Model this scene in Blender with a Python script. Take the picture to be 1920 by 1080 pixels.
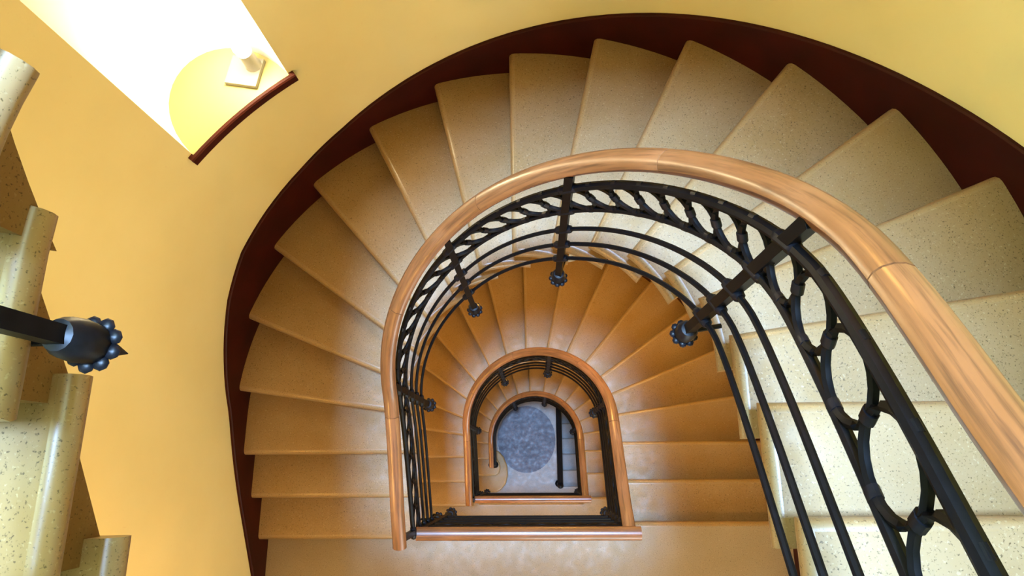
import bpy, bmesh, math, random
from math import pi, sin, cos, radians, hypot, atan2
from mathutils import Vector, Matrix

for o in list(bpy.data.objects): bpy.data.objects.remove(o)
scn = bpy.context.scene
COL = scn.collection
random.seed(7)

# ------------------------------------------------------------------ camera
# world: metres, z up, well centred on x = 0, the main landing in view lies at z = 0
cam_d = bpy.data.cameras.new('camera'); cam = bpy.data.objects.new('camera', cam_d); COL.objects.link(cam)
cam_d.sensor_width = 36.0; cam_d.lens = 1200.39 * 36 / 1920; cam_d.clip_start = 0.02
_R = ((0.999221426, 0.015826009, 0.036139713), (-0.005752460, 0.964671666, -0.263392267), (-0.039031405, 0.262979304, 0.964011636))
M4 = Matrix(_R).to_4x4(); M4.translation = (0.0904748, 0.4994283, 4.7991342)
cam.matrix_world = M4
scn.camera = cam

# ------------------------------------------------------------------ view + world
vs = scn.view_settings
vs.view_transform = 'Standard'; vs.look = 'None'; vs.gamma = 1.0; vs.use_curve_mapping = False
vs.exposure = -0.53
w = bpy.data.worlds.new('world'); scn.world = w; w.use_nodes = True
bgn = w.node_tree.nodes['Background']; bgn.inputs[0].default_value = (0.62, 0.78, 1.0, 1); bgn.inputs[1].default_value = 0.4

def area(name, loc, rot, sx, sy, power, col):
    l = bpy.data.lights.new(name, 'AREA'); l.shape = 'RECTANGLE'; l.size = sx; l.size_y = sy; l.energy = power; l.color = col
    o = bpy.data.objects.new(name, l); o.location = loc; o.rotation_euler = rot; COL.objects.link(o); return o

# ------------------------------------------------------------------ measured dimensions
RUN = .28; RISE = 0.178556; NST = 19; H = NST * RISE
B = 1.857          # half width of the stairwell
YC = 0.804         # centre of the arched end
YR = 0.094         # landing edge where a flight starts down
RS = 0.69          # inner end of the treads
REF = 0.65
TOP = 2 * H + 2.9
INN = {4:181,5:167.5,6:152.7,7:137.7,8:121.8,9:106.8,10:91.8,11:76,12:61.8,13:47.5,14:33.5,15:20,16:6}
OUT = {4:175.1,5:161.1,6:147.0,7:133.2,8:118.7,9:104.8,10:91.0,11:77.0,12:63.1,13:48.7,14:34.6,15:21.1,16:7.3}

# daylight: unseen skylight and landing windows, added to match the light on the stair
SKY = area('added_skylight_daylight', (0, .6, TOP - .06), (0, 0, 0), 0.85, 1.0, 4600, (0.355, 0.60, 1.0))
WINZ = [(H, 30), (0, 98), (-H, 100), (-2 * H, 90)]
for z0, pw in WINZ:
    area('added_window_daylight', (.55, -1.70, z0 + 1.55), (radians(90), 0, 0), 1.3, 1.5, pw, (0.60, 0.80, 1.0) if z0 < -H - 1 else (0.78, 0.86, 0.80))

# ------------------------------------------------------------------ material helpers
def nt(name):
    m = bpy.data.materials.new(name); m.use_nodes = True
    t = m.node_tree; b = t.nodes['Principled BSDF']; return m, t, b
def N(t, typ, **kw):
    n = t.nodes.new(typ)
    for k, v in kw.items(): setattr(n, k, v)
    return n
def ramp(t, fac, stops):
    r = N(t, 'ShaderNodeValToRGB')
    e = r.color_ramp.elements
    e[0].position, e[0].color = stops[0][0], (*stops[0][1], 1)
    e[1].position, e[1].color = stops[-1][0], (*stops[-1][1], 1)
    for p, c in stops[1:-1]:
        x = e.new(p); x.color = (*c, 1)
    t.links.new(fac, r.inputs[0]); return r.outputs[0]
def noise(t, vec, scale, detail=3, rough=.55):
    n = N(t, 'ShaderNodeTexNoise'); n.inputs['Scale'].default_value = scale; n.inputs['Detail'].default_value = detail
    n.inputs['Roughness'].default_value = rough
    if vec is not None: t.links.new(vec, n.inputs['Vector'])
    return n.outputs['Fac']
def mixc(t, fac, a, b, mode='MIX'):
    m = N(t, 'ShaderNodeMix', data_type='RGBA', blend_type=mode)
    for i, v in ((0, fac), (6, a), (7, b)):
        if hasattr(v, 'links') or hasattr(v, 'is_linked'): t.links.new(v, m.inputs[i])
        else: m.inputs[i].default_value = v if i == 0 else (*v, 1)
    return m.outputs[2]
def geo(t): return N(t, 'ShaderNodeNewGeometry').outputs['Position']
def bump(t, b, h, strength, dist=.01):
    n = N(t, 'ShaderNodeBump'); n.inputs['Strength'].default_value = strength; n.inputs['Distance'].default_value = dist
    t.links.new(h, n.inputs['Height']); t.links.new(n.outputs[0], b.inputs['Normal'])

def mat_stone(name, base, warm, dark, light, rough=.50):
    m, t, b = nt(name); p = geo(t)
    big = noise(t, p, 2.3, 4, .6)
    c = mixc(t, ramp(t, big, [(.32, (0, 0, 0)), (.68, (1, 1, 1))]), base, warm)
    f1 = noise(t, p, 170, 2, .6)
    c = mixc(t, ramp(t, f1, [(.60, (0, 0, 0)), (.70, (1, 1, 1))]), c, dark)
    f2 = noise(t, p, 120, 2, .5)
    c = mixc(t, ramp(t, f2, [(.62, (0, 0, 0)), (.74, (.6, .6, .6))]), c, light)
    t.links.new(c, b.inputs['Base Color'])
    b.inputs['Roughness'].default_value = rough; b.inputs['Specular IOR Level'].default_value = .28
    rr = ramp(t, noise(t, p, 14, 4), [(.3, (rough - .1,) * 3), (.75, (rough + .14,) * 3)])
    if rough > .34: t.links.new(rr, b.inputs['Roughness'])
    if rough > .34: bump(t, b, noise(t, p, 60, 3), .06, .004)
    return m
M_STONE = mat_stone('terrazzo_tread', (.29, .195, .096), (.255, .158, .060), (.09, .055, .02), (.40, .31, .18))
M_NOSE = mat_stone('polished_nosing', (.29, .195, .096), (.255, .158, .060), (.09, .055, .02), (.40, .31, .18), .32)
M_NOSE.node_tree.nodes['Principled BSDF'].inputs['Specular IOR Level'].default_value = .6
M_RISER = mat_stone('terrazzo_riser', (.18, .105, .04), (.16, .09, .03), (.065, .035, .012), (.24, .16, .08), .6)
M_LAND = mat_stone('terrazzo_landing', (.28, .22, .14), (.25, .19, .11), (.10, .07, .04), (.38, .32, .23), .5)
M_GROUND = mat_stone('ground_stone', (.26, .24, .23), (.20, .19, .19), (.09, .09, .10), (.40, .38, .37), .45)
M_DISC = mat_stone('ground_disc_stone', (.048, .046, .062), (.105, .102, .128), (.018, .018, .03), (.19, .19, .225), .45)

def mat_wall():
    m, t, b = nt('ochre_plaster'); p = geo(t)
    n = noise(t, p, 1.6, 5, .6)
    c = ramp(t, n, [(.28, (.80, .70, .34)), (.5, (.83, .74, .375)), (.75, (.86, .775, .42))])
    s = noise(t, p, 38, 4, .7)
    c = mixc(t, ramp(t, s, [(.66, (0, 0, 0)), (.80, (.35, .35, .35))]), c, (.66, .45, .15))
    t.links.new(c, b.inputs['Base Color']); b.inputs['Roughness'].default_value = .62
    bump(t, b, noise(t, p, 90, 3), .08, .004)
    return m
M_WALL = mat_wall()

def mat_plain(name, col, rough=.5, metal=0.0, spec=.5, var=0.0, scale=20):
    m, t, b = nt(name)
    if var:
        n = noise(t, geo(t), scale, 4, .6)
        c = ramp(t, n, [(.3, tuple(x * (1 - var) for x in col)), (.72, tuple(min(1, x * (1 + var)) for x in col))])
        t.links.new(c, b.inputs['Base Color'])
    else: b.inputs['Base Color'].default_value = (*col, 1)
    b.inputs['Roughness'].default_value = rough; b.inputs['Metallic'].default_value = metal
    b.inputs['Specular IOR Level'].default_value = spec
    return m
M_SKIRT = mat_plain('oxblood_paint', (.030, .0022, .0010), .5, spec=.18, var=.35, scale=5)
M_SILL = mat_plain('redbrown_sill_wood', (.045, .006, .002), .6, spec=.15, var=.3, scale=9)
M_IRON = mat_plain('black_iron', (.0028, .0028, .0034), .45, .0, .11, var=.4, scale=40)
M_IRON_D = mat_plain('dull_black_iron', (.0035, .0038, .0055), .42, .0, .17, var=.5, scale=60)
M_NICHE = mat_plain('white_niche_plaster', (.88, .86, .80), .8)
M_NSILL = mat_plain('cream_sill_paint', (.42, .37, .15), .5)
M_METAL = mat_plain('brushed_grey_metal', (.30, .29, .25), .4, .3)
M_WHITE = mat_plain('white_paint', (.8, .8, .78), .5)
M_DARK = mat_plain('joint_dark', (.05, .025, .012), .8)

def mat_wood():
    m, t, b = nt('varnished_rail_wood'); p = geo(t)
    oi = N(t, 'ShaderNodeObjectInfo').outputs['Random']
    at = N(t, 'ShaderNodeAttribute'); at.attribute_name = 'grain'; gv = at.outputs['Vector']
    a = noise(t, p, 3.5, 2, .5); g = noise(t, gv, 95, 5, .65); g2 = noise(t, gv, 30, 3, .6)
    c = ramp(t, a, [(.25, (.17, .060, .017)), (.55, (.215, .082, .027)), (.8, (.255, .108, .042))])
    c = mixc(t, ramp(t, g, [(.47, (0, 0, 0)), (.66, (.75, .75, .75))]), c, (.055, .018, .006))
    c = mixc(t, ramp(t, g2, [(.52, (0, 0, 0)), (.75, (.6, .6, .6))]), c, (.085, .030, .010))
    tint = ramp(t, oi, [(0, (.84, .80, .75)), (1, (1.06, 1.06, 1.08))])
    c = mixc(t, 1.0, c, tint, 'MULTIPLY')
    t.links.new(c, b.inputs['Base Color'])
    rr = ramp(t, g, [(.3, (.28,) * 3), (.7, (.42,) * 3)])
    t.links.new(rr, b.inputs['Roughness'])
    b.inputs['Coat Weight'].default_value = .22; b.inputs['Coat Roughness'].default_value = .22
    return m
M_WOOD = mat_wood()

def mat_emit(name, col, s):
    m, t, b = nt(name)
    b.inputs['Base Color'].default_value = (*col, 1)
    b.inputs['Emission Color'].default_value = (*col, 1); b.inputs['Emission Strength'].default_value = s
    return m
def mat_glass(name, col=(1, 1, 1), rough=.05):
    m, t, b = nt(name)
    b.inputs['Base Color'].default_value = (*col, 1); b.inputs['Roughness'].default_value = rough
    b.inputs['Transmission Weight'].default_value = 1.0; b.inputs['IOR'].default_value = 1.45
    return m

# ------------------------------------------------------------------ object helpers
def mesh_obj(name, verts, faces, mat, parent=None, smooth=None, recalc=True):
    me = bpy.data.meshes.new(name); me.from_pydata([tuple(v) for v in verts], [], faces)
    if recalc:
        bm = bmesh.new(); bm.from_mesh(me); bmesh.ops.recalc_face_normals(bm, faces=bm.faces); bm.to_mesh(me); bm.free()
    if smooth is not None:
        for p in me.polygons: p.use_smooth = True
        me.set_sharp_from_angle(angle=radians(smooth))
    me.materials.append(mat)
    o = bpy.data.objects.new(name, me); COL.objects.link(o)
    if parent: o.parent = parent
    return o
def empty(name, loc=(0, 0, 0)):
    o = bpy.data.objects.new(name, None); o.location = loc; o.empty_display_size = .1; COL.objects.link(o); return o
def tag(o, label=None, cat=None, group=None, kind=None):
    if label: o['label'] = label
    if cat: o['category'] = cat
    if group: o['group'] = group
    if kind: o['kind'] = kind
    return o
class MB:
    def __init__(s): s.v = []; s.f = []
    def add(s, v, f):
        k = len(s.v); s.v += [tuple(x) for x in v]; s.f += [tuple(i + k for i in q) for q in f]
    def box(s, x0, x1, y0, y1, z0, z1):
        s.add([(x, y, z) for z in (z0, z1) for y in (y0, y1) for x in (x0, x1)],
              [(0, 1, 3, 2), (4, 5, 7, 6), (0, 1, 5, 4), (2, 3, 7, 6), (0, 2, 6, 4), (1, 3, 7, 5)])
    def sweep(s, pts, prof, side=None, closed=False, cap=True):
        """prof = list of (a, b): a along the side vector, b along the up vector of each point"""
        n = len(pts); m = len(prof); P = [Vector(p) for p in pts]; V = []
        prev = None
        for i in range(n):
            if closed: t = P[(i + 1) % n] - P[i - 1]
            else: t = P[min(i + 1, n - 1)] - P[max(i - 1, 0)]
            t.normalize()
            if side is not None:
                sd = Vector(side[i]); sd = (sd - t * sd.dot(t)).normalized()
            else:
                if prev is None:
                    sd = t.orthogonal().normalized()
                else: sd = (prev - t * prev.dot(t)).normalized()
                prev = sd
            up = sd.cross(t).normalized()
            if side is not None and up.z < 0: up = -up
            V += [P[i] + sd * a + up * b_ for a, b_ in prof]
        F = []
        for i in range(n if closed else n - 1):
            j = (i + 1) % n
            for q in range(m):
                r_ = (q + 1) % m
                F.append((i * m + q, i * m + r_, j * m + r_, j * m + q))
        if cap and not closed:
            F.append(tuple(range(m))); F.append(tuple((n - 1) * m + q for q in range(m)))
        s.add(V, F)
    def tube(s, pts, r, n=8, closed=False, side=None):
        s.sweep(pts, [(r * cos(2 * pi * q / n), r * sin(2 * pi * q / n)) for q in range(n)], side, closed)
    def lathe(s, prof, n=12, base=(0, 0, 0)):
        V = []; F = []; m = len(prof)
        for i in range(n):
            a = 2 * pi * i / n
            V += [(base[0] + r_ * cos(a), base[1] + r_ * sin(a), base[2] + z) for r_, z in prof]
        for i in range(n):
            j = (i + 1) % n
            for q in range(m - 1): F.append((i * m + q, j * m + q, j * m + q + 1, i * m + q + 1))
        s.add(V, F)
    def build(s, name, mat, parent=None, smooth=40): return mesh_obj(name, s.v, s.f, mat, parent, smooth)
def grain(o, m, seed=0.0):
    """store a lengthwise coordinate for the wood grain; m = profile points per section"""
    at = o.data.attributes.new('grain', 'FLOAT_VECTOR', 'POINT'); n = len(o.data.vertices) // m; acc = 0.0
    vs_ = [v.co.copy() for v in o.data.vertices]; out = []
    for i in range(n):
        if i: acc += (vs_[i * m] - vs_[i * m - m]).length
        out += [(RAIL_PROF[q][0] + seed, RAIL_PROF[q][1] + seed * 3, acc * .045) for q in range(m)]
    for i, v in enumerate(out): at.data[i].vector = v
def ball(mb, c, r, n=8, sz=1.0):
    mb.lathe([(r * sin(pi * k / 6) + 1e-4, -r * sz * cos(pi * k / 6)) for k in range(7)], n, c)

# ------------------------------------------------------------------ plan curve of the stair
def upt(st, R, ox=0.0, ref=None):
    """station st = arc length measured at radius ref; 0 where the left straight meets the arch"""
    ref = ref or R
    if st < 0: return (ox - R, YC + st)
    if st < pi * ref:
        a = pi - st / ref; return (ox + R * cos(a), YC + R * sin(a))
    return (ox + R, YC - (st - pi * ref))
def unrm(st, ref):
    if st < 0: return (-1, 0)
    if st < pi * ref:
        a = pi - st / ref; return (cos(a), sin(a))
    return (1, 0)
def stations(R, ang):
    L = []
    for k in range(1, 20):
        if k <= 3: L.append((k - 1) * RUN - YC)
        elif k <= 16: L.append(R * (pi - radians(ang[k])))
        else: L.append(pi * R + YC - (YR + (19 - k) * RUN))
    return L
ST_IN = stations(RS, INN); ST_OUT = stations(B, OUT); ST_REF = stations(REF, INN)
def interp(x, xs, ys):
    if x <= xs[0]: return ys[0] + (x - xs[0]) * (ys[1] - ys[0]) / (xs[1] - xs[0])
    if x >= xs[-1]: return ys[-1] + (x - xs[-1]) * (ys[-1] - ys[-2]) / (xs[-1] - xs[-2])
    for i in range(len(xs) - 1):
        if x <= xs[i + 1]:
            return ys[i] + (ys[i + 1] - ys[i]) * (x - xs[i]) / (xs[i + 1] - xs[i])
def lint(x, xs, ys):
    return interp(min(max(x, xs[0]), xs[-1]), xs, ys)
KS = list(range(1, 20))
def kref(st):       # smoothed step number along the railing
    return sum(interp(st + d * .05, ST_REF, KS) for d in range(-3, 4)) / 7
def kout(st): return sum(interp(st + d * .09, ST_OUT, KS) for d in range(-2, 3)) / 5

# ------------------------------------------------------------------ treads
TH = .062
def offset_poly(P, W, dist):
    n = len(P); L = []
    for i in range(n):
        a = Vector(P[i]); b_ = Vector(P[(i + 1) % n]); d = (b_ - a).normalized(); nn = Vector((-d.y, d.x))
        L.append((a + nn * W[i] * dist, d, nn))
    out = []
    for i in range(n):
        p0, d0, n0 = L[i - 1]; p1, d1, n1 = L[i]
        cr = d0.x * d1.y - d0.y * d1.x
        if abs(cr) < .03: out.append(Vector(P[i]) + (n0 * W[i - 1] + n1 * W[i]).normalized() * dist * max(W[i - 1], W[i]) if (W[i] or W[i - 1]) else Vector(P[i])); continue
        q = p1 - p0; tt = (q.x * d1.y - q.y * d1.x) / cr
        out.append(p0 + d0 * tt)
    return out
def slab(P, W, z, th=TH):
    """slab with a full bullnose on the edges flagged in W; P counter-clockwise"""
    rho = th / 2; loops = []; n = len(P); V = []; F = []
    ns = 6
    for k in range(ns + 1):
        ph = pi * k / ns
        Q = offset_poly(P, W, rho * (1 - sin(ph)))
        V += [(q.x, q.y, z - rho * (1 - cos(ph))) for q in Q]
    for k in range(ns):
        for i in range(n):
            j = (i + 1) % n
            F.append((k * n + i, k * n + j, (k + 1) * n + j, (k + 1) * n + i))
    F.append(tuple(range(n - 1, -1, -1))); F.append(tuple(ns * n + i for i in range(n)))
    return V, F
def ccw(P): return sum(P[i][0] * P[(i + 1) % len(P)][1] - P[(i + 1) % len(P)][0] * P[i][1] for i in range(len(P))) > 0
def tread_outline(k, rin=RS, curl=None):
    si0, si1 = ST_IN[k - 1], ST_IN[k] + .09
    so0, so1 = ST_OUT[k - 1], ST_OUT[k] + .06
    bo = B - .012
    P = []; W = []
    ns = 5
    # inner edge from rear to front, then front edge, then wall edge
    inner = [upt(si1 + (si0 - si1) * i / ns, rin, 0, RS) for i in range(ns + 1)]
    if curl: inner = curl[::-1]
    outer = [upt(so0 + (so1 - so0) * i / ns, bo, 0, B) for i in range(ns + 1)]
    for i, p in enumerate(inner): P.append(p); W.append(1)
    # last inner vertex -> first outer vertex is the front nosing (flag stays 1)
    for i, p in enumerate(outer): P.append(p); W.append(0)
    if not ccw(P):
        # reverse while keeping edge flags with their edges
        n = len(P); P2 = P[::-1]; W2 = [W[(n - 2 - i) % n] for i in range(n)]
        P, W = P2, W2
    return P, W
D_SOF = .255
def body_mesh(k, zmin=0.0, rin=RS + .065):
    si0, si1 = ST_IN[k - 1] + .04, ST_IN[k] + .04
    so0, so1 = ST_OUT[k - 1] + .04, ST_OUT[k] + .04
    if k == 18: si1 -= .04; so1 -= .04
    ns = 4; bo = B - .012
    z1 = k * RISE - TH + .004
    V = []; F = []
    for i in range(ns + 1):
        t = i / ns
        a = upt(si0 + (si1 - si0) * t, rin, 0, RS); c = upt(so0 + (so1 - so0) * t, bo, 0, B)
        zb = max(zmin, (k + t) * RISE - D_SOF)
        V += [(a[0], a[1], z1), (c[0], c[1], z1), (c[0], c[1], zb), (a[0], a[1], zb)]
    for i in range(ns):
        for q in range(4):
            r_ = (q + 1) % 4
            F.append((i * 4 + q, i * 4 + r_, i * 4 + 4 + r_, i * 4 + 4 + q))
    F.append((0, 1, 2, 3)); F.append(tuple(ns * 4 + q for q in range(4)))
    return V, F

TREAD = {}; BODY = {}
def flight(z0, label, special=False, rins=None):
    root = empty('stair_flight', (-1.2, 0, z0)); tag(root, label, 'staircase', kind=None)
    for k in range(1, 19):
        spec = special and k <= 2
        rin = (rins or {}).get(k, RS)
        if k not in TREAD or spec or rin != RS:
            if spec:
                curl = [(-.69, .012), (-.62, .014), (-.54, .06), (-.46, .16), (-.425, .30), (-.44, .46), (-.50, .60), (-.58, .69), (-.69, .73)] if k == 1 else \
                       [(-.69, .29), (-.62, .292), (-.565, .335), (-.545, .41), (-.555, .49), (-.60, .56), (-.69, .60)]
                P, W = tread_outline(k, curl=curl)
            else: P, W = tread_outline(k, rin)
            V, F = slab(P, W, 0)
            me = mesh_obj('step', [(x + 1.2, y, z) for x, y, z in V], F, M_STONE, None, 50)
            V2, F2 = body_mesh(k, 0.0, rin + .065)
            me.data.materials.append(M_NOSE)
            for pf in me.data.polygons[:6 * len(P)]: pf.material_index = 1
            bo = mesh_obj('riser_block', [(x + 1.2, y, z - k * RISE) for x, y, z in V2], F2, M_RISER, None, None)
            m1, m2 = me.data, bo.data
            bpy.data.objects.remove(me); bpy.data.objects.remove(bo)
            if not spec and rin == RS: TREAD[k] = m1; BODY[k] = m2
        else: m1, m2 = TREAD[k], BODY[k]
        s = bpy.data.objects.new('step', m1); COL.objects.link(s); s.parent = root; s.location = (0, 0, k * RISE)
        b_ = bpy.data.objects.new('riser_block', m2); COL.objects.link(b_); b_.parent = s
        if spec:
            mb = MB()
            Q = offset_poly(P, W, .05); n = len(Q)
            mb.add([(q.x + 1.2, q.y, -TH + .004) for q in Q] + [(q.x + 1.2, q.y, -k * RISE) for q in Q],
                   [tuple(range(n)), tuple(range(n, 2 * n))] + [(i, (i + 1) % n, n + (i + 1) % n, n + i) for i in range(n)])
            cb = mb.build('curtail_block', M_RISER, s, None)
    return root

# ------------------------------------------------------------------ railing
OXR = -.012; RRAIL = .603; RPOST = .583
H_U, H_BL, H_T1, H_T2, H_T3, H_FIN = .835, .650, .480, .325, .160, -.10
def hrail(k): return lint(k, [1.0, 2, 3, 4.2, 6, 17.4, 18.4, 19], [1.125, 1.09, 1.03, .955, .955, .955, .99, 1.06])
HL = 1.06                                        # landing rail above its landing
YL = .125                                        # landing rail line
ST_L = .09 - YC; ST_R = pi * REF + YC - YL
def arch(st):    # 0 on the straights, 1 round the head of the arch
    a = 180 - math.degrees(st / REF); return lint(a, [5, 60, 120, 178], [0, 1, 1, 0])
def sag(h): return lint(h, [-.3, .16, .33, .48, .65], [.10, .085, .055, .03, 0])
def rail_pt(st, R, h):
    h = h + sag(h) * (.45 - arch(st))
    x, y = upt(st, R, OXR, REF); return Vector((x, y, min(kref(st), 19.0) * RISE + h))
RAIL_PROF = [(.036 * cos(a) * (1.0 if sin(a) > -.2 else .86), .028 * sin(a) + (.004 if sin(a) > 0 else 0)) for a in [2 * pi * i / 14 for i in range(14)]]
def st_of_k(k): return interp(k, KS, ST_REF)
JOINTS = [3.7, 6.5, 9.6, 13.3, 16.6]

PETAL = None
def baluster(parent, x, y, zt, zb, out, simple=False):
    """square iron post from zt down to zb with rod collars, pendant flower and wall bracket; out = outward normal"""
    o = empty('baluster', (x, y, zb)); o.parent = parent
    mb = MB(); hw = .0140
    sd = Vector((out[0], out[1], 0)); tn = Vector((-out[1], out[0], 0))
    sec = [sd * a + tn * b_ for a, b_ in ((-hw, -hw), (hw, -hw), (hw, hw), (-hw, hw))]
    hh = zt - zb
    V = [c + Vector((0, 0, z)) for z in (0.03, hh) for c in sec]
    mb.add(V, [(0, 1, 2, 3), (4, 5, 6, 7), (0, 1, 5, 4), (1, 2, 6, 5), (2, 3, 7, 6), (3, 0, 4, 7)])
    mb.build('post', M_IRON, o, None)
    # cup and pendant
    mb = MB(); mb.lathe([(.012, .080), (.024, .076), (.031, .060), (.034, .030), (.032, .004), (.020, -.006), (.001, -.008)], 14)
    mb.build('cup', M_IRON_D, o)
    fl = empty('flower', (0, 0, 0)); fl.parent = o
    mb = MB(); mb.lathe([(.001, .006), (.030, .004), (.031, -.004), (.001, -.010)], 14); core = mb
    for i in range(9):
        a = 2 * pi * (i + .5) / 9; c = Vector((cos(a), sin(a), 0))
        ball(core, c * .033 + Vector((0, 0, -.002)), .0130, 8, .6)
    bpy.data.objects.remove(fl); core.build('flower', M_IRON_D, o)
    mb = MB(); mb.lathe([(.021, -.004), (.018, -.02), (.010, -.055), (.001, -.088)], 10); mb.build('tip', M_IRON_D, o)
    mb = MB(); mb.tube([sd * .010 + Vector((0, 0, .03)), sd * .112 + Vector((0, 0, .03))], .008, 8); mb.build('bracket', M_IRON_D, o)
    return o

def railing(z0, label, post_angles, st_left=ST_L, newel=False, landing=True, low_post=True, post_low=None):
    root = empty('stair_railing', (.58, .15, z0 + H)); tag(root, label, 'railing')
    off = Vector((-.58, -.15, -H))
    def B_(mb, name, mat, parent=root, smooth=40):
        mb.v = [tuple(Vector(v) + off) for v in mb.v]; return mb.build(name, mat, parent, smooth)
    # handrail in jointed lengths
    js = [st_left] + [st_of_k(k) for k in JOINTS if st_of_k(k) > st_left + .2] + [ST_R - .004]
    for a, b_ in zip(js[:-1], js[1:]):
        g = .0012; n = max(4, int((b_ - a) / .035)); ss = [a + g + (b_ - a - 2 * g) * i / n for i in range(n + 1)]
        mb = MB(); pts = [rail_pt(s, RRAIL, hrail(kref(s))) for s in ss]
        mb.sweep(pts, RAIL_PROF, [(*unrm(s, REF), 0) for s in ss]); grain(B_(mb, 'handrail', M_WOOD), len(RAIL_PROF), a + z0)
    # posts
    sts = [REF * (pi - radians(a)) if not isinstance(a, str) else float(a) - YC for a in post_angles]
    if low_post: sts.append((.135 if not newel else .47) - YC)
    sts.append(ST_R - .025)
    sts.sort()
    for s in sts:
        aa = 180 - math.degrees(s / REF); hf = post_low if post_low is not None and s < 0 else lint(aa, [0, 9, 68, 114, 175, 200], [-.06, -.08, -.14, -.18, -.14, -.10])
        p = rail_pt(s, RPOST, hf); q = rail_pt(s, RPOST, hrail(kref(s)) - .006)
        if newel and s == sts[0]: continue
        b_ = baluster(root, p.x + off.x, p.y + off.y, q.z + off.z, p.z + off.z, unrm(s, REF))
        for h in (H_U, H_BL, H_T1, H_T2, H_T3):
            mb = MB(); q5 = [rail_pt(s + e, RPOST, h) for e in (-.033, -.027, -.018, 0, .018, .027, .033)]
            P5 = [Vector(v) - p for v in q5]; prof = [.010, .0155, .0165, .0165, .0165, .0155, .010]
            for i in range(6):
                pass
            n5 = 8; V5 = []; t5 = (P5[-1] - P5[0]).normalized(); s5 = Vector((*unrm(s, REF), 0)); u5 = s5.cross(t5)
            for c5, r5 in zip(P5, prof): V5 += [c5 + s5 * r5 * cos(2 * pi * q / n5) + u5 * r5 * sin(2 * pi * q / n5) for q in range(n5)]
            mb.add(V5, [(i * n5 + q, i * n5 + (q + 1) % n5, i * n5 + n5 + (q + 1) % n5, i * n5 + n5 + q) for i in range(6) for q in range(n5)] + [tuple(range(n5)), tuple(6 * n5 + q for q in range(n5))])
            mb.build('rod_collar', M_IRON_D, b_)
    # rods and rings, bay by bay
    for a, b_ in zip(sts[:-1], sts[1:]):
        n = max(3, int((b_ - a) / .03)); ss = [a + (b_ - a) * i / n for i in range(n + 1)]
        sd = [(*unrm(s, REF), 0) for s in ss]
        for h, r_ in ((H_U, .0135), (H_BL, .0115), (H_T1, .0085), (H_T2, .0085), (H_T3, .0085)):
            mb = MB(); mb.tube([rail_pt(s, RPOST, h) for s in ss], r_, 8, False, sd); B_(mb, 'rod', M_IRON)
        gap = H_U - H_BL - .012
        # walk along the bay in true slope length
        def slope(s): return (kref(s + .02) - kref(s - .02)) * RISE / (.04 * RPOST / REF if 0 < s < pi * REF else .04)
        m = 60; acc = [0]; 
        for i in range(m):
            s = a + (b_ - a) * (i + .5) / m; ds = (b_ - a) / m * (RPOST / REF if 0 < s < pi * REF else 1)
            sl = slope(s); ang = atan2(sl, 1); acc.append(acc[-1] + ds * hypot(1, sl) / (gap * cos(ang)))
        cnt = max(1, round(acc[-1] / 1.13))
        for i in range(cnt):
            tgt = (i + .5) / cnt * acc[-1]; s = a + (b_ - a) * interp(tgt, acc, list(range(m + 1))) / m
            sl = slope(s); ang = atan2(sl, 1); rad = .5 * gap * cos(ang); ru = rad * acc[-1] / cnt
            scl = REF / RPOST if 0 < s < pi * REF else 1
            def rp(du, dv):   # du along slope, dv across, inside the railing's curved surface
                hs = du * cos(ang) - dv * sin(ang); vz = du * sin(ang) + dv * cos(ang)
                st = s + hs * scl; x, y = upt(st, RPOST, OXR, REF); return Vector((x, y, kref(s) * RISE + (H_U + H_BL) / 2 + vz))
            pts = [rp(ru * cos(2 * pi * j / 20), rad * sin(2 * pi * j / 20)) for j in range(20)]
            mb = MB(); mb.tube(pts, .0088, 6, True, [(*unrm(s, REF), 0)] * 20); ring = B_(mb, 'ring', M_IRON)
            if z0 < 0: continue
            for du, dv, e in ((0, rad + .004, 'u'), (0, -rad - .004, 'd'), (ru, 0, 'r')):
                c0, c1 = (rp(du - .010, dv), rp(du + .010, dv)) if e != 'r' else (rp(du, -.010), rp(du, .010))
                mb = MB(); mb.sweep([c0, c1], [(.0110 * cos(q) , .0150 * sin(q)) for q in [2 * pi * j / 10 for j in range(10)]], [(*unrm(s, REF), 0)] * 2); B_(mb, 'clasp', M_IRON_D, ring)
    # landing part
    if landing:
        z = H + HL
        mb = MB(); xs = [-.585 + 1.231 * i / 8 for i in range(9)]
        mb.sweep([(x, YL, z) for x in xs], RAIL_PROF, [(0, 1, 0)] * 9); grain(B_(mb, 'landing_handrail', M_WOOD), len(RAIL_PROF), z0 + .7)
        for h, r_ in ((H_U + .10, .0135), (H_BL + .10, .0115), (H_T1 + .08, .0085), (H_T2 + .05, .0085), (H_T3 + .03, .0085)):
            mb = MB(); mb.tube([(-.545, YL + .02, H + h), (.565, YL + .02, H + h)], r_, 8); B_(mb, 'landing_rod', M_IRON)
        for xx in (-.545,):
            baluster(root, xx + off.x, YL + .02 + off.y, H + HL - .03 + off.z, H + H_FIN + off.z, (0, -1))
        g = .185 - .012; cnt = 6; x0, x1 = -.53, .555
        for half in (0, 1):
            u0, u1 = (-.53, -.015) if half == 0 else (.015, .555)
            for i in range(3):
                cx = u0 + (u1 - u0) * (i + .5) / 3; rad = min(g / 2, (u1 - u0) / 6)
                zc = H + (H_U + H_BL) / 2 + .10
                mb = MB(); mb.tube([(cx + (u1 - u0) / 6 * cos(2 * pi * j / 20), YL + .02, zc + g / 2 * sin(2 * pi * j / 20)) for j in range(20)], .0088, 6, True, [(0, 1, 0)] * 20); B_(mb, 'ring', M_IRON)
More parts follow.
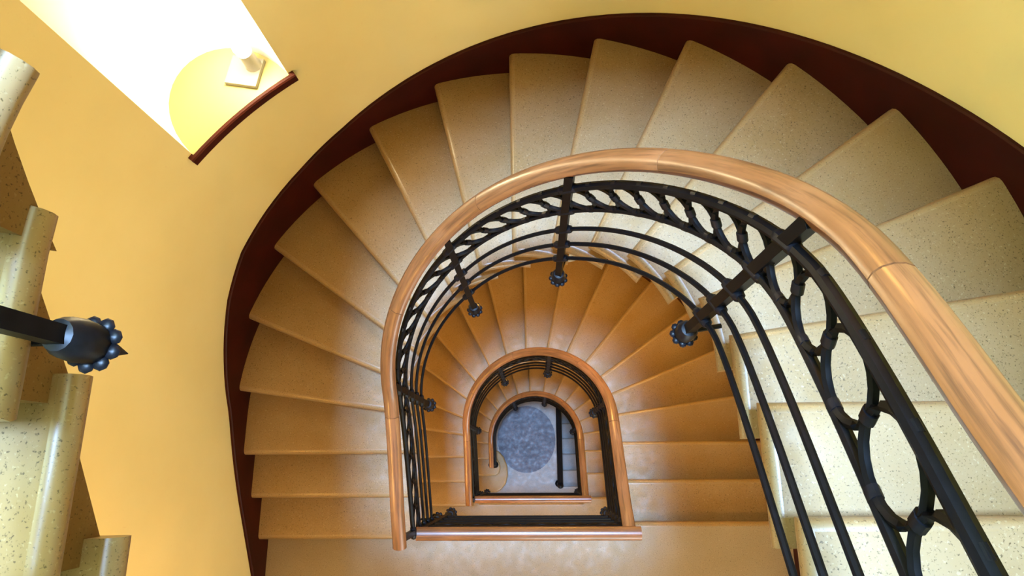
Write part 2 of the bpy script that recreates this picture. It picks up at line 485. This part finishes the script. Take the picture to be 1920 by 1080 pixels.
    if newel:
        p = rail_pt(sts[0], .63, 0); q = rail_pt(sts[0], .62, hrail(kref(sts[0])) - .03)
        mb = MB(); c = (q.x, q.y, 2 * RISE)
        hh = q.z - c[2]
        mb.lathe([(.001, 0), (.055, 0), (.055, .05), (.035, .08), (.028, .12), (.028, hh * .8), (.040, hh * .84), (.028, hh * .88), (.034, hh), (.001, hh)], 14, c)
        B_(mb, 'newel_post', M_IRON)
    return root
ANG = [174.8, 114.3, 68.5, 9.0]

# ------------------------------------------------------------------ setting: walls
NA0, NA1, NZ0, NZ1 = radians(125.65), radians(143.9), 2.14, 4.10
def wall_mesh():
    zs = sorted([-2 * H - 3.2, -2 * H, -H, 0, H, 2 * H, TOP, NZ0, NZ1])
    yb = -1.62
    cols = [(-B, yb), (-B, -.8), (-B, 0), (-B, YC)]
    angs = sorted([pi * i / 48 for i in range(1, 48)] + [NA0, NA1], reverse=True)
    angs = [a for a in angs if a in (NA0, NA1) or min(abs(a - NA0), abs(a - NA1)) > .012]
    meta = [None] * 4
    for a in angs: cols.append((B * cos(a), YC + B * sin(a))); meta.append(a)
    cols += [(B, YC), (B, 0), (B, -.8), (B, yb)]; meta += [None] * 4
    V = [(x, y, z) for x, y in cols for z in zs]; m = len(zs); F = []
    for i in range(len(cols) - 1):
        inn = meta[i] is not None and meta[i + 1] is not None and meta[i] <= NA1 + 1e-6 and meta[i + 1] >= NA0 - 1e-6
        for j in range(m - 1):
            if inn and zs[j] >= NZ0 - 1e-6 and zs[j + 1] <= NZ1 + 1e-6: continue
            F.append((i * m + j, i * m + j + 1, (i + 1) * m + j + 1, (i + 1) * m + j))
    return mesh_obj('wall_stairwell', V, F, M_WALL, None, 35, False)
tag(wall_mesh(), 'curved ochre yellow plaster wall wrapping round the stairwell', kind='structure')

# landing wall with one added window opening per storey
def landing_wall():
    mb = MB(); y = -1.62
    zz = -2 * H - 3.2
    for z0 in (-2 * H, -H, 0, H, 2 * H):
        top = z0 + H if z0 < 2 * H else TOP
        za, zb = z0 + .8, z0 + 2.3
        for x0, x1, a, b_ in ((-B, -.1, z0, top), (1.2, B, z0, top), (-.1, 1.2, z0, za), (-.1, 1.2, zb, top)):
            mb.box(x0, x1, y - .12, y, a, b_)
    mb.box(-B, B, y - .12, y, zz, -2 * H)
    o = mb.build('wall_landing', M_WALL, None, None); tag(o, 'ochre plaster wall with added windows behind the landings', kind='structure')
landing_wall()
M_PANE = mat_glass('window_glass')
for i, z0 in enumerate((H, 0, -H, -2 * H)):  # frames round the added window daylight, out of view
    mb = MB()
    x0, x1, a, b_, y0, y1 = -.1, 1.2, z0 + .8, z0 + 2.3, -1.73, -1.67
    for q in ((x0, x0 + .06, a, b_), (x1 - .06, x1, a, b_), (x0, x1, a, a + .06), (x0, x1, b_ - .06, b_), (.52, .58, a, b_)):
        mb.box(q[0], q[1], y0, y1, q[2], q[3])
    o = mb.build('window_%d' % (i + 1), M_WHITE, None, None); tag(o, 'added white framed landing window out of view', kind='structure')

# unseen ceiling, its skylight opening added for the daylight
mb = MB(); zc = TOP
for q in ((-B - .1, -1.1, -1.75, 2.75), (1.1, B + .1, -1.75, 2.75), (-1.1, 1.1, -1.75, -.6), (-1.1, 1.1, 1.8, 2.75)): mb.box(q[0], q[1], q[2], q[3], zc, zc + .12)
tag(mb.build('ceiling', M_WHITE, None, None), 'white ceiling with an added square skylight over the well', kind='structure')

# ------------------------------------------------------------------ landings, ground floor
def landing(z0, label):
    hw = B - .012
    P = [(-hw, -1.61), (hw, -1.61), (hw, YR), (RS, YR), (.62, .03), (-.62, .03), (-RS, .09), (-hw, .09)]
    W = [0, 0, 1, 1, 1, 1, 0, 0]
    V, F = slab(P, W, z0, TH)
    o = mesh_obj('floor', V, F, M_LAND, None, 50); tag(o, label, kind='structure')
    o.data.materials.append(M_NOSE)
    for pf in o.data.polygons[:6 * len(P)]: pf.material_index = 1
    Q = [(-hw, -1.61), (hw, -1.61), (hw, YR - .04), (RS, YR - .04), (.62, -.02), (-.62, -.02), (-RS, -.02), (-hw, -.02)]
    n = len(Q)
    mesh_obj('landing_block', [(x, y, z0 - TH + .003) for x, y in Q] + [(x, y, z0 - .28) for x, y in Q],
             [tuple(range(n)), tuple(range(n, 2 * n))] + [(i, (i + 1) % n, n + (i + 1) % n, n + i) for i in range(n)], M_RISER, o)
landing(0, 'terrazzo landing in front of the upper straight rail')
landing(-H, 'terrazzo landing in front of the lower straight rail')
landing(H, 'terrazzo landing the picture is taken from')
landing(2 * H, 'terrazzo landing at the top of the stair')

def ground():
    z = -2 * H; hw = B - .012; xr = .47
    P = [(-hw, -1.61), (hw, -1.61), (hw, YR), (xr, YR), (xr, YC + 1.74), (0, YC + hw)]
    P += [(hw * cos(a), YC + hw * sin(a)) for a in [pi / 2 + pi / 2 * i / 12 for i in range(1, 13)]]
    n = len(P)
    o = mesh_obj('floor', [(x, y, z) for x, y in P] + [(x, y, z - .2) for x, y in P],
                 [tuple(range(n)), tuple(range(n, 2 * n))] + [(i, (i + 1) % n, n + (i + 1) % n, n + i) for i in range(n)], M_GROUND)
    tag(o, 'grey stone ground floor at the foot of the well', kind='structure')
    m = 40; cx, cy, R = -.105, .90, .53
    ring = [(cx + R * cos(2 * pi * i / m) * .96, cy + R * sin(2 * pi * i / m) * 1.08) for i in range(m)]
    ring = [(min(x, xr - .03), y) for x, y in ring]
    d = mesh_obj('round_slab', [(x, y, z + .006) for x, y in ring] + [(x, y, z + .0) for x, y in ring], [tuple(range(m))] + [(i, (i + 1) % m, m + (i + 1) % m, m + i) for i in range(m)], M_DISC, o)
ground()

# ------------------------------------------------------------------ flights
flight(H, 'upper stair flight whose grey stone step ends show at the left picture edge', False, {1: .683, 2: .683, 3: .66, 4: .612, 5: .61, 6: .63, 7: .65, 8: .67})
flight(0, 'large near stair flight sweeping round the arch inside the yellow wall')
flight(-H, 'middle stair flight one storey down, seen inside the large railing')
flight(-2 * H, 'lowest winding stair flight with curled bottom steps above the ground floor', True)

# basement flight
def basement():
    root = empty('basement_stair', (1.2, YR, -2 * H)); tag(root, 'short dark stair going down to the basement beside the round slab', 'staircase')
    for j in range(1, 8):
        y0 = YR + (j - 1) * RUN - .03; y1 = YR + j * RUN
        xm = B - .03 if y1 < YC else (B ** 2 - (y1 - YC) ** 2) ** .5 - .03
        if y1 > 2.05: break
        P = [(.485, y0), (xm, y0), (xm, y1), (.485, y1)]
        # nosing is towards +y (the lower side)
        V, F = slab(P, [0, 0, 1, 0], -j * RISE)
        s = mesh_obj('step', [(x - 1.2, y - YR, z) for x, y, z in V], F, M_GROUND, root, 50)
        mb = MB(); mb.box(.485 - 1.2, xm - 1.2, y0 - YR, y1 - YR - .04, -j * RISE - .3, -j * RISE - TH + .003); mb.build('riser_block', M_GROUND, s, None)
basement()
mb = MB(); mb.box(-B, B, -1.6, YC + B, -2 * H - 3.3, -2 * H - 3.2); tag(mb.build('floor', M_GROUND, None, None), 'basement floor below the ground level', kind='structure')

# ------------------------------------------------------------------ skirting on the curved wall
def skirting(z0):
    st0 = -1.55 - YC; st1 = pi * B + YC + 1.5
    n = 150; ss = [st0 + (st1 - st0) * i / n for i in range(n + 1)]
    V = []; F = []
    for s in ss:
        k = kout(s)
        if s < 0:
            k = max(k, .1)
        hk = lint(k, [0, 2, 3.6, 4.3, 5.1, 5.7, 6.35, 7, 7.7, 19], [.16, .15, .115, .18, .265, .285, .235, .18, .15, .135])
        if k > 19: k = 19; hk = .16
        zt = z0 + k * RISE + hk; zb = zt - .52 - (.12 if 4 < k < 7 else 0)
        if z0 < -2 * H + .1: zb = max(zb, -2 * H + .002)
        i0 = upt(s, B - .020, 0, B); i1 = upt(s, B - .001, 0, B)
        V += [(*i0, zt - .006), (*upt(s, B - .014, 0, B), zt), (*i1, zt), (*i1, zb), (*i0, zb)]
    for i in range(n):
        for q in range(5):
            r_ = (q + 1) % 5; F.append((i * 5 + q, i * 5 + r_, i * 5 + 5 + r_, i * 5 + 5 + q))
    F += [(0, 1, 2, 3, 4), tuple(n * 5 + q for q in range(5))]
    o = mesh_obj('baseboard_stair', V, F, M_SKIRT, None, 35); tag(o, 'dark oxblood red skirting following the steps up the wall', kind='structure')
for z0 in (H, 0, -H, -2 * H): skirting(z0)

# ------------------------------------------------------------------ railings
railing(0, 'large black iron ring railing with wooden handrail sweeping round the near flight', ANG)
railing(-H, 'second wooden handrail ring and black iron railing one storey down', ANG)
railing(-2 * H, 'innermost small wooden handrail ring ending at a black newel post', ANG[1:], st_left=.44 - YC, newel=True)
railing(H, 'upper railing with black post and flower pendant at the left picture edge', ['.68', 114.3, 68.5, 9.0], post_low=-.22)

def basement_rail():
    root = empty('basement_railing', (.44, .15, -2 * H)); tag(root, 'straight black iron rail on posts beside the round slab on the ground floor', 'railing')
    mb = MB(); mb.lathe([(.001, 0), (.06, 0), (.06, .03), (.03, .06), (.025, .9), (.05, .94), (.05, 1.0), (.001, 1.03)], 12, (0, 0, 0)); mb.build('newel_post', M_IRON, root)
    for y in (.55, 1.1):
        mb = MB(); mb.tube([(0, y, 0), (0, y, .95)], .014, 8); mb.build('post', M_IRON, root)
    for z, r_ in ((.96, .045), (.6, .012), (.3, .012)):
        mb = MB(); mb.tube([(0, 0, z), (0, 1.30, z)], r_, 8); mb.build('rail' if z > .9 else 'rod', M_IRON, root)
basement_rail()

# ------------------------------------------------------------------ niche with its lamp
def niche():
    am = (NA0 + NA1) / 2
    p0 = Vector((B * cos(NA1), YC + B * sin(NA1))); p1 = Vector((B * cos(NA0), YC + B * sin(NA0)))
    mid = (p0 + p1) / 2; ax = (p1 - p0) / 2; nn = Vector((cos(am), sin(am)))
    m = 20; dep = .40
    arc = [mid + ax * (-cos(pi * i / m)) + nn * dep * sin(pi * i / m) ** .9 for i in range(m + 1)]
    V = [(p.x, p.y, z) for p in arc for z in (NZ0, NZ1)]; F = [(i * 2, i * 2 + 1, i * 2 + 3, i * 2 + 2) for i in range(m)]
    n = len(V); F.append(tuple(i * 2 + 1 for i in range(m + 1)))
    o = mesh_obj('wall_niche', V, F, M_NICHE, None, 35, False); tag(o, 'bright white rounded niche recessed into the yellow wall', kind='structure')
    front = [Vector(((B - .012) * cos(a), YC + (B - .012) * sin(a))) for a in [NA0 + (NA1 - NA0) * i / 10 for i in range(11)]]
    pl = arc + front; n2 = len(pl)
    s = mesh_obj('niche_floor', [(p.x, p.y, NZ0 + .006) for p in pl] + [(p.x, p.y, NZ0 + .001) for p in pl],
                 [tuple(range(n2)), tuple(range(n2, 2 * n2))] + [(i, (i + 1) % n2, n2 + (i + 1) % n2, n2 + i) for i in range(n2)], M_NSILL, o)
    # sill board along the wall face
    mb = MB(); q = 14; a0, a1 = NA1 + .014, NA0 - .014
    pts = []; sd = []
    for i in range(q + 1):
        a = a0 + (a1 - a0) * i / q; pts.append(((B - .016) * cos(a), YC + (B - .016) * sin(a), NZ0 - .012)); sd.append((cos(a), sin(a), 0))
    mb.sweep(pts, [(-.016, -.026), (.030, -.026), (.030, .016), (-.010, .016), (-.016, .010)], sd)
    t_ = mb.build('trim_1', M_SILL, None, 30); tag(t_, 'red brown wooden sill board under the white niche', kind='structure')
niche()

def lamp():
    c = Vector((-1.285, 2.318, NZ0 + .007)); root = empty('niche_lamp', c); root.rotation_euler = (0, 0, radians(-10))
    tag(root, 'small lamp with square metal base and glowing cylinder standing in the niche', 'lamp')
    mb = MB(); mb.box(-.078, .078, -.075, .075, 0, .022); mb.build('base_plate', M_METAL, root, None)
    cx, cy = .038, .035
    mb = MB(); mb.lathe([(.001, .022), (.040, .022), (.036, .03), (.034, .10), (.036, .125), (.032, .125), (.030, .10), (.030, .035), (.001, .035)], 18, (cx, cy, 0)); mb.build('holder', M_METAL, root)
    mb = MB(); mb.lathe([(.001, .08), (.022, .085), (.032, .12), (.040, .16), (.034, .20), (.018, .222), (.001, .226)], 16, (cx, cy, 0)); mb.build('bulb', mat_emit('lamp_bulb', (1, .93, .75), 60), root)
    l = bpy.data.lights.new('niche_lamp_light', 'POINT'); l.energy = 38; l.color = (1, .80, .45); l.shadow_soft_size = .05
    lo = bpy.data.objects.new('niche_lamp_light', l); lo.location = c + Vector((.03, .0, .31)); COL.objects.link(lo)
lamp()

# ------------------------------------------------------------------ unseen wall sconces and pendants, added as warm fill per storey
def sconce(x, y, z, nx, ny, label, power):
    root = empty('added_wall_sconce', (x, y, z)); tag(root, label, 'lamp', 'added wall sconces out of view')
    n = Vector((nx, ny, 0))
    mb = MB(); mb.tube([n * .002, n * .022], .055, 16); mb.build('back_plate', M_METAL, root)
    mb = MB(); mb.tube([n * .02, n * .10, n * .12 + Vector((0, 0, .03))], .010, 8); mb.build('arm', M_METAL, root)
    mb = MB(); ball(mb, n * .12 + Vector((0, 0, .10)), .07, 16); mb.build('globe', mat_emit('added_sconce_globe', (1, .72, .36), 6), root)
    l = bpy.data.lights.new('warm_fill_light', 'POINT'); l.energy = power; l.color = (1, .50, .11); l.shadow_soft_size = .08
    o = bpy.data.objects.new('warm_fill_light', l); o.location = Vector((x, y, z)) + n * .30 + Vector((0, 0, .10)); COL.objects.link(o)
def pendant(x, y, z, ztop, label, power):  # unseen hanging lamp, added to throw orange light on the arch treads
    root = empty('added_pendant_lamp', (x, y, z)); tag(root, label, 'lamp', 'added pendant lamps out of view')
    mb = MB(); mb.tube([(0, 0, .16), (0, 0, ztop - z)], .005, 6); mb.build('cord', M_IRON, root)
    mb = MB(); mb.lathe([(.001, .17), (.03, .165), (.05, .12), (.15, .03), (.155, .025), (.15, .02), (.045, .115), (.001, .15)], 20); mb.build('shade', M_METAL, root)
    mb = MB(); ball(mb, Vector((0, 0, .06)), .035, 12); mb.build('bulb', mat_emit('added_pendant_bulb', (1, .72, .36), 6), root)
    l = bpy.data.lights.new('warm_fill_light', 'POINT'); l.energy = power; l.color = (1, .50, .11); l.shadow_soft_size = .10
    o = bpy.data.objects.new('warm_fill_light', l); o.location = (x, y, z - .12); COL.objects.link(o)
for z0, pw, nm in ((0, 64, 'upper'), (-H, 96, 'middle'), (-2 * H, 60, 'ground')):
    sconce(-B, -.75, z0 + 2.35, 1, 0, 'added globe wall sconce for warm fill on the left wall above the %s landing' % nm, pw)
    sconce(B, -.75, z0 + 2.35, -1, 0, 'added globe wall sconce for warm fill on the right wall above the %s landing' % nm, pw * .8)
    pendant(.30, 1.92, z0 + 4.15, z0 + H + 1.64, 'small added pendant lamp for warm fill, hanging under the arched stair of the %s storey' % nm, pw * (.45 if z0 == 0 else .75))
